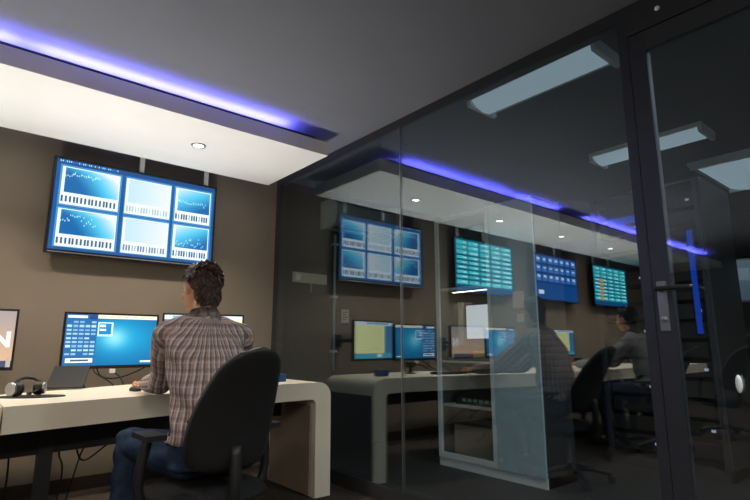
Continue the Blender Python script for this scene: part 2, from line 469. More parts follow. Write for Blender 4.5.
bmesh.ops.rotate(bm, verts=bm.verts, cent=(0, 0, 0), matrix=Matrix.Rotation(R(-90), 3, 'Y')); bmesh.ops.translate(bm, verts=bm.verts, vec=(GLASS - .016, .885, 1.12)); done('keyhole', bm, STEEL, hp, True)
bm = bmesh.new(); ell(bm, (GLASS - .012, .647, .865), (.008, .012, .035), sub=2); done('push_button', bm, ACW, door, True, smooth=True)

# ================================================================== WHITE CANOPY with LED line and downlights
can = empty('light_canopy', (0, (SOFY0 + SOFY1) / 2, SOF0), label='long white canopy hanging under the ceiling above the desks', cat='ceiling canopy')
CX0 = -6.3
box('slab', CX0, SOFX, SOFY0, SOFY1, SOF0, SOF1, WHITE, can, True, .003)
for x in (-5.6, -3.4, -1.2, .6, 1.8): box('hanger', x - .03, x + .03, 3.5, 3.56, SOF1, CEIL, ALU, can, True)
box('led_channel', CX0, 1.98, SOFY0 + .012, SOFY0 + .022, SOF1, SOF1 + .021, ALU, can, True)
for (x0, x1) in ((.19, 1.76), (-.75, .12), (-3.2, -1.4), (-5.6, -3.8)):
    o = box('led_strip', x0, x1, SOFY0 + .045, SOFY0 + .085, SOF1, SOF1 + .006, LEDM, can, True)
    o['label'] = 'blue glowing light strip'
DLX = (1.25, -.11, -1.45, -2.8, -4.15)
for k, x in enumerate(DLX):
    d = empty('downlight', (x, 3.5, SOF0), label='small round recessed downlight in the white canopy' + (' above the plaid shirted man' if k == 0 else ', %s from the glass, seen in the reflection' % ('second', 'third', 'fourth', 'fifth')[k - 1]), cat='downlight', group='downlights in the canopy')
    bm = bmesh.new(); lathe(bm, [(.034, -.001), (.036, -.006), (.05, -.006), (.053, -.001)], n=24); done('trim_ring', bm, STEEL, d)
    bm = bmesh.new(); lathe(bm, [(.001, -.0045), (.033, -.0045), (.033, -.0015), (.001, -.0015)], n=24); done('lens', bm, DOWNM, d)
    l = bpy.data.lights.new('downlight_lamp', 'SPOT'); l.energy = DOWNLIGHT_W; l.spot_size = R(125); l.spot_blend = .7; l.shadow_soft_size = .035; l.color = (1, .87, .70)
    lo = bpy.data.objects.new('downlight_lamp', l); COL.objects.link(lo); lo.parent = d; lo.location = (0, 0, -.012)

# added ceiling panels behind the camera, unseen soft fill for the room
for k, (x, y) in enumerate(((.2, -1.2), (-2.6, -1.2), (-5.0, -1.2))):
    d = empty('fill_panel_light', (x, y, CEIL), label='added square fill light panel behind the photographer, ' + ('nearest the glass', 'middle one', 'farthest from the glass')[k], cat='ceiling light', group='added fill panels')
    bm = bmesh.new(); bx(bm, -.31, .31, -.31, -.28, -.03, 0); bx(bm, -.31, .31, .28, .31, -.03, 0); bx(bm, -.31, -.28, -.28, .28, -.03, 0); bx(bm, .28, .31, -.28, .28, -.03, 0); done('frame', bm, ACW, d)
    box('diffuser', -.28, .28, -.28, .28, -.022, -.005, FILLPAN, d)
    l = bpy.data.lights.new('fill_panel_lamp', 'AREA'); l.energy = FILL_PANEL_W; l.shape = 'SQUARE'; l.size = .54; l.color = (1, .93, .86)
    lo = bpy.data.objects.new('fill_panel_lamp', l); COL.objects.link(lo); lo.parent = d; lo.location = (0, 0, -.03)

# added globe pendants behind the camera, unseen fill for canopy front and man
for k, (x, y) in enumerate(((-.5, -.5), (-3.2, -.5))):
    d = empty('fill_globe', (x, y, CEIL), label='added white globe fill pendant behind the photographer, ' + ('nearer the glass', 'farther from the glass')[k], cat='added fill light', group='added fill globes')
    bm = bmesh.new(); tube(bm, [(0, 0, -.0), (0, 0, -.5)], .006, 8); lathe(bm, [(.002, -.02), (.05, -.02), (.05, 0), (.002, 0)], n=16); done('cord', bm, BLACKPL, d)
    bm = bmesh.new(); ell(bm, (0, 0, -.62), (.13, .13, .13)); done('globe', bm, FILLGLOBE, d, smooth=True)
    l = bpy.data.lights.new('fill_globe_lamp', 'POINT'); l.energy = FILL_GLOBE_W; l.shadow_soft_size = .14; l.color = (1, .92, .84)
    lo = bpy.data.objects.new('fill_globe_lamp', l); COL.objects.link(lo); lo.parent = d; lo.location = (0, 0, -.62)

# ================================================================== SERVER ROOM beyond the glass
def server_light(x, y, ln, lab, rz=0, wd=1, drop=0):
    d = empty('fluorescent_fitting', (x, y, CEIL - drop), rz, label=lab, cat='ceiling light', group='server room fittings')
    bm = bmesh.new(); bx(bm, -.15, .15, -ln / 2, ln / 2, -.03, 0); done('tray', bm, CABW, d, bevel=.004)
    bm = bmesh.new()
    pts = [(-.13, -.03)] + [(-.13 + .26 * k / 10, -.03 - .05 * math.sin(math.pi * k / 10)) for k in range(1, 10)] + [(.13, -.03)]
    prism(bm, pts, -ln / 2 + .03, ln / 2 - .03); done('diffuser', bm, SRVPAN, d, smooth=False)
    if drop:
        for q in (-.3, .3): box('drop_rod', -.01, .01, ln * q - .01, ln * q + .01, 0, drop, CABW, d)
    if wd != 1: d.scale = (wd, 1, 1)
    for s in (-1, 1): box('end_cap', -.14, .14, s * (ln / 2 - .015) - .014, s * (ln / 2 - .015) + .014, -.07, -.03, CABW, d, bevel=.003)
server_light(2.60, 1.57, .88, 'pale fluorescent ceiling fitting just behind the glass header')
server_light(4.2, 1.58, .86, 'pale fluorescent ceiling fitting in the middle of the server room')
server_light(5.5, 1.3, 1.1, 'wide pale fluorescent ceiling fitting at the far right edge', R(90), 1.7)
server_light(2.66, -.1, .90, 'added fluorescent fill fitting in the server room beside the photographer')  # added fitting out of view, lights the cabinet and dark wall
l = bpy.data.lights.new('server_fill_lamp', 'AREA'); l.energy = SERVER_FILL_W; l.shape = 'RECTANGLE'; l.size = .26; l.size_y = .85; l.color = (.86, .95, 1)
lo = bpy.data.objects.new('server_fill_lamp', l); COL.objects.link(lo); lo.location = (2.66, -.1, CEIL - .09)

# air conditioner on the dark wall
ac = empty('air_conditioner', (3.3, BACK, 2.2), label='white split air conditioner high on the dark wall behind glass', cat='air conditioner')
bm = bmesh.new(); prism(bm, [(4.32, 2.20), (4.20, 2.20), (4.12, 2.24), (4.09, 2.32), (4.09, 2.43), (4.13, 2.47), (4.32, 2.47)], 2.90, 3.72, 'x'); done('front_cover', bm, CABG, ac, True, bevel=.006)
for x0, x1 in ((2.86, 2.90), (3.72, 3.76)):
    bm = bmesh.new(); prism(bm, [(4.32, 2.19), (4.19, 2.19), (4.11, 2.23), (4.08, 2.31), (4.08, 2.44), (4.12, 2.48), (4.32, 2.48)], x0, x1, 'x'); done('end_cover', bm, ACW, ac, True, bevel=.006)
box('air_flap', 2.93, 3.69, 4.135, 4.19, 2.194, 2.204, BLACKPL, ac, True)

# switch bank, note, pipe on that wall
sw = empty('switch_bank', (2.74, BACK, 1.66), label='long ivory switch bank on the dark wall beside the corner', cat='light switch')
box('plate', 2.545, 2.945, BACK - .012, BACK, 1.62, 1.72, IVORY, sw, True, .004)
for k in range(5): box('switch', 2.575 + k * .075, 2.625 + k * .075, BACK - .018, BACK - .012, 1.64, 1.70, IVORY if k else ACW, sw, True, .002)
bm = bmesh.new(); tube(bm, bez((2.75, BACK - .01, 1.62), (2.75, BACK - .02, 1.58), (2.76, BACK - .02, 1.55), (2.757, BACK - .01, 1.53)), .006, 8); done('pull_cord', bm, IVORY, sw, True)
pp = empty('wall_conduit', (3.03, BACK - .03, 0), label='thin grey conduit pipe running up the dark wall', cat='pipe')
bm = bmesh.new(); tube(bm, [(3.03, BACK - .03, .75), (3.03, BACK - .03, 2.15)], .014, 12); done('pipe', bm, CABG, pp, True, smooth=True)
for z in (.95, 1.5, 2.05): box('clip', 3.0, 3.06, BACK - .05, BACK, z - .012, z + .012, CABW, pp, True, .003)
nt_ = empty('wall_note', (3.19, BACK, 1.28), label='small pale paper note pinned to the dark wall', cat='note')
box('sheet', 3.14, 3.24, BACK - .004, BACK - .001, 1.24, 1.38, BEIGE, nt_, True)
for k in range(4): box('text_line', 3.155, 3.225 - .02 * (k % 2), BACK - .0055, BACK - .004, 1.345 - k * .025, 1.352 - k * .025, INK, nt_, True)

# equipment cabinet behind the glass
CXF = 3.4
cab = empty('equipment_cabinet', (CXF + .25, 2.7, 0), label='tall grey steel equipment cabinet behind the glass with notices on its door', cat='cabinet')
def cbx(name, x0, x1, y0, y1, z0, z1, m, b=.003, parent=cab): return box(name, x0, x1, y0, y1, z0, z1, m, parent, True, b)
cbx('side_panel', CXF + .02, 3.80, 3.19, 3.215, 0, 2.17, CABIN); cbx('side_panel', CXF + .02, 3.80, 2.175, 2.2, 0, 2.17, FRAME)
cbx('divider', CXF + .02, 3.80, 2.585, 2.605, .06, 2.14, CABIN); cbx('back_panel', 3.78, 3.80, 2.2, 3.19, 0, 2.17, CABIN)
cbx('top_panel', CXF + .02, 3.80, 2.175, 3.215, 2.14, 2.17, CABW); cbx('plinth', CXF + .01, 3.80, 2.175, 3.215, 0, .07, CABW)
for z in (.49, .86, 1.5): cbx('shelf', CXF + .04, 3.78, 2.605, 3.19, z, z + .018, CABW)
ld = cbx('glass_door', CXF, CXF + .02, 3.175, 3.215, .07, 2.17, CABW)
for (y0, y1, z0, z1) in ((2.6, 2.635, .07, 2.17), (2.635, 3.175, .07, .115), (2.635, 3.175, 2.125, 2.17)): cbx('door_frame', CXF, CXF + .02, y0, y1, z0, z1, CABW, .003, ld)
cbx('door_pane', CXF + .008, CXF + .012, 2.635, 3.175, .115, 2.125, GLASSC, 0, ld)
rd = cbx('steel_door', CXF, CXF + .02, 2.18, 2.595, .07, 2.17, CABG)
n1 = cbx('notice', CXF - .003, CXF - .0005, 2.285, 2.385, 1.295, 1.425, PAPER, 0, rd)
cbx('notice', CXF - .003, CXF - .0005, 2.295, 2.355, 1.185, 1.25, PAPER, 0, rd)
cbx('door_handle', CXF - .025, CXF - .002, 2.55, 2.57, 1.0, 1.14, STEEL, .004, rd)
# things in it
pr = empty('label_printer', (3.6, 2.9, .878), label='dark desktop printer with yellow green label inside the cabinet', cat='printer')
cbx('body', 3.45, 3.74, 2.64, 3.16, .878, 1.0, BLACKPL, .012, pr); cbx('label_sticker', 3.446, 3.45, 2.72, 2.84, .905, .965, GREENL, 0, pr)
cbx('control_panel', 3.444, 3.45, 2.89, 3.05, .91, .97, ALU, 0, pr); cbx('paper_tray', 3.5, 3.8, 2.7, 3.06, 1.0, 1.012, CABIN, .003, pr)
wb = empty('cabinet_monitor', (3.66, 2.81, 1.012), label='small monitor with blank white screen inside the cabinet', cat='monitor')
cbx('housing', 3.60, 3.66, 2.685, 3.045, 1.05, 1.375, BLACKPL, .006, wb); cbx('screen', 3.5985, 3.5995, 2.70, 3.03, 1.068, 1.362, WHITESCR, 0, wb)
cbx('foot', 3.58, 3.70, 2.74, 2.88, 1.0125, 1.022, BLACKPL, .003, wb); cbx('neck', 3.62, 3.65, 2.79, 2.83, 1.022, 1.05, BLACKPL, 0, wb)
cl = empty('cabinet_lamp', (3.6, 2.9, 1.5), label='slim light bar under the cabinet upper shelf', cat='lamp')
cbx('casing', 3.50, 3.54, 2.68, 3.12, 1.482, 1.4995, CABW, .003, cl); cbx('light_strip', 3.505, 3.535, 2.69, 3.11, 1.478, 1.482, STRIPL, 0, cl)
bf = empty('beige_binder', (3.6, 3.07, 1.012), label='beige upright binder left of the white screen in the cabinet', cat='binder')
cbx('cover', 3.62, 3.75, 3.08, 3.15, 1.0125, 1.40, BEIGE, .006, bf); cbx('spine_label', 3.617, 3.62, 3.095, 3.135, 1.2, 1.34, PAPER, 0, bf)
mo = empty('switch_unit', (3.6, 2.9, .508), label='low dark network unit on the cabinet lower shelf', cat='network unit')
cbx('case', 3.5, 3.75, 2.65, 3.1, .508, .60, BLACKPL, .006, mo)
for k in range(6): cbx('port', 3.497, 3.5, 2.68 + k * .06, 2.72 + k * .06, .535, .56, CABG, 0, mo)
bn = empty('storage_bin', (3.7, 2.9, .07), label='brown storage bin at the bottom of the cabinet', cat='bin')
bm = bmesh.new(); 
for (x0, x1, y0, y1) in ((3.5, 3.515, 2.66, 3.12), (3.755, 3.77, 2.66, 3.12), (3.515, 3.755, 2.66, 2.675), (3.515, 3.755, 3.105, 3.12), (3.515, 3.755, 2.675, 3.105)):
    bx(bm, x0, x1, y0, y1, .071, .36 if (x1 - x0 < .1 or y1 - y0 < .1) else .085)
done('bin_walls', bm, PANELIN, bn, True)
cbx('rim', 3.492, 3.5, 2.655, 3.125, .34, .365, BASEB, 0, bn)

# server rack with blue lights, further right
rk = empty('server_rack', (4.9, 1.85, 0), label='tall dark server rack glowing blue behind the glass door', cat='server rack')
def rbx(name, x0, x1, y0, y1, z0, z1, m, b=.003): return box(name, x0, x1, y0, y1, z0, z1, m, rk, True, b)
for y in (1.38, 2.30): rbx('side_panel', 4.62, 5.35, y, y + .02, 0, 2.36, FRAME)
rbx('back_panel', 5.33, 5.35, 1.4, 2.3, 0, 2.36, FRAME); rbx('top_panel', 4.62, 5.35, 1.38, 2.32, 2.36, 2.38, FRAME); rbx('plinth', 4.62, 5.35, 1.38, 2.32, 0, .08, FRAME)
for y in (1.40, 1.835, 2.27): rbx('front_upright', 4.6, 4.63, y, y + .03, .08, 2.36, STILE)
for k in range(14):
    z = .14 + k * .155
    for y0, y1 in ((1.44, 1.83), (1.87, 2.26)):
        u = rbx('server_unit', 4.66, 5.2, y0, y1, z, z + .12, BLACKPL)
        if (k * 7 + int(y0 * 10)) % 3 == 0: box('status_light', 4.655, 4.66, y0 + .04, y0 + .07, z + .05, z + .07, RACKDOT, u, True)
rbx('blue_light_bar', 4.632, 4.642, 1.48, 1.52, 1.1, 1.95, RACKBLUE, 0)
rbx('blue_light_bar', 4.632, 4.655, 1.92, 2.16, 2.10, 2.16, RACKBLUE, 0)

# dim monitor on a stand by the right edge
dm = empty('wall_monitor', (5.6, 1.42, 1.42), label='dim blue grey monitor on a stand beyond the glass door', cat='monitor')
bm = bmesh.new(); bx(bm, -.36, .36, 0, .04, -.2, .2); ob = done('housing', bm, BEZEL, dm, bevel=.006); ob.rotation_euler = (0, 0, R(-70)); ob.location = (0, 0, .18)
so = raster('screen', pic_dim(), .67, .37, SCREENDIM, ob, y=-.0015)
dt = empty('monitor_cart', (5.65, 1.3, 0), label='dark cart carrying the dim monitor beyond the door', cat='cart')
box('tray', 5.4, 5.9, 1.0, 1.6, 1.09, 1.12, FRAME, dt, True, .006)
for x in (5.43, 5.85):
    for y in (1.03, 1.55): box('leg', x, x + .03, y, y + .03, 0, 1.09, STILE, dt, True)
box('shelf', 5.43, 5.88, 1.03, 1.58, .4, .42, FRAME, dt, True)
box('column', 5.6, 5.66, 1.27, 1.33, 1.12, 1.5, FRAME, dt, True)

# ================================================================== TELEVISIONS
def tv(xc, img, lab, m=SCREEN):
    t = empty('wall_television', (xc, 4.2, 1.66), label=lab, cat='television', group='televisions above the desks')
    W_, H_ = 1.225, .715
    bm = bmesh.new(); bx(bm, -W_ / 2, W_ / 2, 0, .045, 0, H_); done('housing', bm, BEZEL, t, bevel=.006)
    raster('screen', img, W_ - .036, H_ - .042, m, t, y=-.0015, cz=H_ / 2 + .004)
    box('bottom_trim', -W_ / 2 + .02, W_ / 2 - .02, -.004, 0, .004, .012, STEEL, t)
    for x in (-.01, .52):
        box('hanger_rod', x - .017, x + .017, .012, .036, H_, CEIL - 1.66, ACW, t, bevel=.003)
    box('wall_plate', -.3, .3, .045, .119, .15, .55, BLACKPL, t)
    return t
tv(1.075, pic_charts(), 'wall television showing six white and blue chart panels above the man')
tv(-.71, pic_table((8, 104, 130), (84, 218, 220)), 'television with teal status table, reflected nearest the chart television', SCREENHI)
tv(-2.45, pic_tiles(), 'television with blue tiled status page, reflected right of the cabinet', SCREENHI)
tv(-4.2, pic_table((8, 104, 130), (70, 206, 206), (230, 150, 80)), 'television with teal table and orange column, farthest reflected screen', SCREENHI)

# ================================================================== DESKS
def front_y(x): return 3.07 if x > 1.789 else 2.70 + .235 * (x - .214)
def back_y(x): return min(3.72, 3.47 + .45 * (x - .45))
TOP, BOT = .755, .642
desk = empty('console_desk', (1.2, 3.3, 0), label='cream console desk with rounded waterfall end at the seated man', cat='desk')
bm = bmesh.new()
outer, inner = [], []
for k in range(13):
    x = .225 + (2.05 - .225) * k / 12; outer.append((x, TOP)); inner.append((min(x, 1.99), BOT))
for k in range(1, 9):
    a = math.pi / 2 * k / 8; outer.append((2.05 + .1 * math.sin(a), TOP - .1 + .1 * math.cos(a))); inner.append((1.99 + .035 * math.sin(a), BOT - .035 + .035 * math.cos(a)))
outer.append((2.155, 0)); inner.append((2.03, 0))
V = []
for (xo, zo), (xi, zi) in zip(outer, inner):
    V.append([bm.verts.new((xo, front_y(xo), zo)), bm.verts.new((xo, back_y(xo), zo)), bm.verts.new((xi, back_y(xi), zi)), bm.verts.new((xi, front_y(xi), zi))])
for a, b in zip(V, V[1:]):
    for k in range(4): bm.faces.new((a[k], a[(k + 1) % 4], b[(k + 1) % 4], b[k]))
bm.faces.new(V[0]); bm.faces.new(V[-1][::-1])
done('worktop', bm, CREAM, desk, True, bevel=.006)
box('end_shade_sheet', 2.1555, 2.163, 3.09, 3.70, .0, .63, FRAME, desk, True, .003)  # added dark sheet stands in for shade on the mirrored desk end
box('inner_panel', 2.012, 2.0295, 3.12, 3.68, .01, .60, PANELIN, desk, True, .003)
box('post', .405, .465, 2.98, 3.05, 0, BOT - .001, BLACKPL, desk, True, .006)
bm = bmesh.new(); prism(bm, [(.23, 2.96), (1.3, 3.12), (1.3, 3.16), (.23, 3.0)], .50, BOT - .001, 'z'); done('cable_tray', bm, BLACKPL, desk, True, bevel=.006)
box('back_rail', .26, 1.98, 3.46, 3.49, .5, BOT - .001, BLACKPL, desk, True, .004)

def plain_desk(x0, x1, lab):
    d = empty('console_desk', ((x0 + x1) / 2, 3.2, 0), label=lab, cat='desk')
    bm = bmesh.new(); bx(bm, x0, x1, 2.69, 3.5, BOT, TOP); done('worktop', bm, CREAM, d, True, bevel=.012)
    for x in (x0 + .12, x1 - .2): box('post', x, x + .06, 2.95, 3.02, 0, BOT, BLACKPL, d, True, .006)
    box('cable_tray', x0 + .1, x1 - .1, 3.0, 3.04, .5, BOT, BLACKPL, d, True, .006); return d
plain_desk(-1.74, .218, 'cream console desk joining the man\'s desk at the left picture edge')
plain_desk(-3.72, -1.76, 'cream console desk farthest left, seen only in the reflection')

# ================================================================== MONITORS
def monitor(x0, y0, x1, y1, z0, z1, img, lab, strut=True):
    L = math.hypot(x1 - x0, y1 - y0); rz = math.atan2(y1 - y0, x1 - x0)
    t = empty('desk_monitor', ((x0 + x1) / 2, (y0 + y1) / 2, z0), rz, lab, 'monitor', 'desk monitors')
    h = z1 - z0
    bm = bmesh.new(); bx(bm, -L / 2, L / 2, 0, .03, 0, h); done('housing', bm, BEZEL, t, bevel=.005)
    raster('screen', img, L - .026, h - .034, SCREEN, t, y=-.0015, cz=h / 2 + .004)
    bm = bmesh.new(); bx(bm, -.1, .1, .03, .06, h * .3, h * .7); done('rear_cover', bm, BLACKPL, t, bevel=.008)
    # arm back to the wall
    bm = bmesh.new(); d = (BACK - (y0 + y1) / 2) / math.cos(rz) - .006
    tube(bm, [(0, .055, h * .5), (0, d - .02, h * .5)], .018, 12); bx(bm, -.05, .05, d - .02, d, h * .5 - .06, h * .5 + .06); done('wall_arm', bm, BLACKPL, t)
    return t
m1 = monitor(.59, 3.9, 1.188, 3.9, .855, 1.228, pic_desktop(), 'wide desk monitor with teal desktop and icon list left of the man')
m2 = monitor(1.215, 3.9, 1.80, 3.78, .865, 1.245, pic_document(), 'desk monitor mostly hidden behind the man\'s shoulders')
m3 = monitor(-.26, 3.9, .343, 3.9, .858, 1.232, pic_news(), 'desk monitor showing a white letter N at the left picture edge')
cu = bpy.data.curves.new('letter', 'FONT'); cu.body = 'N'; cu.size = .125; cu.extrude = .0004; cu.offset = .006
to = bpy.data.objects.new('tmpt', cu); COL.objects.link(to)
dg = bpy.context.evaluated_depsgraph_get(); dg.update()
lm = bpy.data.meshes.new_from_object(to.evaluated_get(dg)); bpy.data.objects.remove(to)
lt = link('letter', lm, LETTER, m3); lt.rotation_euler = (R(90), 0, 0); lt.location = (.178, -.0025, .145); lt['label'] = 'white capital letter N'
st = box('sticker', .262, .285, -.0035, -.0022, .02, .075, PAPER, m3)
m4 = monitor(-.88, 3.9, -.275, 3.9, .858, 1.232, pic_desktop(), 'desk monitor in front of the second operator, seen in the reflection')
m5 = monitor(-2.3, 3.9, -1.7, 3.9, .858, 1.232, pic_document(), 'desk monitor with pale document page on the farthest desk')
# slanted stand and struts below the left monitor
stn = empty('document_stand', (.55, 3.6, TOP), label='black slanted stand leaning on the desk below the teal monitor', cat='stand')
Mx = Matrix.Translation((.505, 3.53, .766)) @ Euler((R(-58), 0, R(-20))).to_matrix().to_4x4()
bm = bmesh.new(); bx(bm, -.03, .16, -.005, .005, 0, .22, Mx); done('plate', bm, BLACKPL, stn, True, bevel=.003)
bm = bmesh.new(); tube(bm, [(.66, 3.86, .86), (.69, 3.6, .758)], .007, 8); done('strut', bm, BLACKPL, stn, True)
# cables under the monitors
def cable(pts, lab, r=.0045, m=RUBBER):
    bm = bmesh.new(); tube(bm, pts, r, 8); o = done('cable', bm, m, smooth=True); return tag(o, lab, 'cable', 'cables')
cable(bez((.82, 3.945, .86), (.84, 3.93, .74), (1.0, 3.95, .78), (1.14, 3.945, .86)), 'black cable drooping under the teal desk monitor')
cable(bez((.80, 3.945, .86), (.76, 3.8, .82), (.86, 3.8, .80), (.855, 3.62, .762)), 'black cable running from the teal monitor down to the desk')
cable(bez((.92, 3.945, .86), (.92, 3.92, .80), (.93, 3.8, .84), (.925, 3.66, .762)), 'second black cable dropping behind the desk under the teal monitor')
plug = empty('cable_plug', (.90, 3.88, .82), label='small white cable plug hanging under the teal monitor', cat='plug')
bm = bmesh.new(); bx(bm, .885, .92, 3.87, 3.89, .825, .852); done('shell', bm, ACW, plug, True, bevel=.005)
bm = bmesh.new(); tube(bm, [(.89, 3.88, .828), (.875, 3.89, .806)], .006, 8); done('tip', bm, STEEL, plug, True)
cable(bez((.52, 3.1, .55), (.50, 3.2, .35), (.62, 3.4, .5), (.60, 3.6, .08), 18), 'black cable hanging below the desk beside the black post')
cable(bez((.66, 3.12, .55), (.64, 3.3, .42), (.70, 3.5, .45), (.70, 3.9, .02), 18), 'black cable looping to the floor under the desk')
cable(bez((.58, 3.12, .54), (.66, 3.35, .3), (.72, 3.5, .36), (.80, 3.14, .53), 18), 'black cable sagging in a loop under the cable tray')
cable(bez((.30, 3.1, .55), (.33, 3.3, .3), (.34, 3.4, .2), (.30, 3.6, .01), 18), 'black cable at far left under the desk joint')

# headset and pad at left
TPZ = TOP + .0005
pad = empty('mouse_pad', (.37, 3.14, TOP), label='dark oval pad under the headset on the desk', cat='pad')
bm = bmesh.new(); lathe(bm, [(.002, 0), (.098, 0), (.1, .002), (.098, .005), (.002, .005)], n=32); bmesh.ops.scale(bm, vec=(1.55, .8, 1), verts=bm.verts); bmesh.ops.rotate(bm, verts=bm.verts, cent=(0, 0, 0), matrix=Matrix.Rotation(R(-28), 3, 'Z')); done('disc', bm, BLACKPL, pad)
hs = empty('headset', (.32, 3.15, TOP + .005), label='black and silver headset lying beside the letter N monitor', cat='headset')
def ring_part(name, c, r, wdt, m, rz):
    bm = bmesh.new(); lathe(bm, [(r * .55, -wdt * .5), (r * .9, -wdt * .5), (r, -wdt * .25), (r, wdt * .25), (r * .9, wdt * .5), (r * .5, wdt * .5)], n=24)
    bmesh.ops.rotate(bm, verts=bm.verts, cent=(0, 0, 0), matrix=Matrix.Rotation(R(90), 3, 'Y')); bmesh.ops.rotate(bm, verts=bm.verts, cent=(0, 0, 0), matrix=Matrix.Rotation(rz, 3, 'Z'))
    bmesh.ops.translate(bm, verts=bm.verts, vec=c); return done(name, bm, m, hs, True, smooth=False)
ring_part('ear_cup', (.300, 3.14, .797), .036, .04, BLACKPL, R(35)); ring_part('ear_pad', (.279, 3.127, .797), .033, .016, STEEL, R(35))
ring_part('ear_cup', (.405, 3.20, .794), .033, .042, BLACKPL, R(-20)); ring_part('ear_pad', (.427, 3.192, .794), .03, .014, STEEL, R(-20))
bm = bmesh.new(); tube(bm, bez((.300, 3.14, .828), (.31, 3.2, .856), (.385, 3.24, .852), (.405, 3.20, .823), 20), .009, 10); done('headband', bm, BLACKPL, hs, True, smooth=True)
bm = bmesh.new(); tube(bm, bez((.405, 3.18, .79), (.39, 3.12, .79), (.37, 3.09, .782), (.35, 3.07, .778), 12), .004, 8); ell(bm, (.35, 3.07, .778), (.012, .009, .009), sub=2); done('microphone', bm, BLACKPL, hs, True, smooth=True)

# keyboard in front of the man, blue notebook right
kb = empty('keyboard', (1.12, 3.2, TOP), R(6), 'black keyboard on the cream desk between the man\'s hands', 'keyboard')
bm = bmesh.new(); bx(bm, -.2, .2, -.065, .065, 0.0005, .016); done('base', bm, BLACKPL, kb, bevel=.004)
keym = None
for r_ in range(5):
    for c in range(13):
        if keym is None:
            bm = bmesh.new(); bx(bm, -.011, .011, -.009, .009, 0, .006); keym = bpy.data.meshes.new('key'); bmesh.ops.recalc_face_normals(bm, faces=bm.faces); bm.to_mesh(keym); bm.free(); keym.materials.append(ALU)
        k = bpy.data.objects.new('key', keym); COL.objects.link(k); k.parent = kb; k.location = (-.18 + c * .03, -.05 + r_ * .025, .016)
ms = empty('computer_mouse', (.865, 3.16, TOP), R(4), 'dark computer mouse under the man\'s left hand', 'mouse')
bm = bmesh.new(); ell(bm, (0, 0, .008), (.03, .052, .022), sub=3)
bmesh.ops.bisect_plane(bm, geom=bm.verts[:] + bm.edges[:] + bm.faces[:], plane_co=(0, 0, .0006), plane_no=(0, 0, -1), clear_outer=True)
bmesh.ops.holes_fill(bm, edges=[e for e in bm.edges if e.is_boundary]); done('shell', bm, BLACKPL, ms, smooth=True)
box('wheel', -.003, .003, .02, .034, .026, .031, STEEL, ms)
nb = empty('blue_box', (1.86, 3.32, TOP), R(12), 'small blue box on the desk right of the chair', 'box')
bm = bmesh.new(); bx(bm, -.05, .05, -.035, .035, .0005, .05); done('case', bm, BLUEOBJ, nb, bevel=.005); box('lid', -.052, .052, -.037, .037, .038, .054, BLUEOBJ, nb, bevel=.004)

# added desk uplighters, kept out of sight, that brighten the canopy underside
def fill_uplight(x, y, lab):
    z = TOP + .0005
    u = empty('fill_uplighter', (x, y, TOP), label=lab, cat='lamp', group='added fill uplighters')
    bm = bmesh.new(); lathe(bm, [(.002, .0005), (.05, .0005), (.05, .012), (.014, .016), (.014, .05), (.04, .06), (.055, .10), (.05, .10), (.035, .065), (.002, .062)], n=20); done('shade', bm, BLACKPL, u, smooth=False)
    bm = bmesh.new(); lathe(bm, [(.002, .07), (.03, .07), (.03, .078), (.002, .078)], n=16); done('bulb', bm, FILLUPM, u)
    l = bpy.data.lights.new('fill_uplight_lamp', 'SPOT'); l.energy = FILL_UPLIGHT_W; l.spot_size = R(120); l.spot_blend = .9; l.shadow_soft_size = .03; l.color = (.97, .97, 1)
    lo = bpy.data.objects.new('fill_uplight_lamp', l); COL.objects.link(lo); lo.parent = u; lo.location = (0, 0, .09); lo.rotation_euler = (R(180 + 12), 0, 0)
if FILL_UPLIGHT_W > 0:
    fill_uplight(-.12, 3.42, 'small black added fill uplighter on the desk in front of the letter N monitor')
    fill_uplight(1.40, 3.45, 'small black added fill uplighter on the desk hidden behind the seated man')
    fill_uplight(-1.5, 3.42, 'small black added fill uplighter on the second desk, seen in reflection')
    fill_uplight(-2.9, 3.42, 'small black added fill uplighter on the farthest desk, seen in reflection')

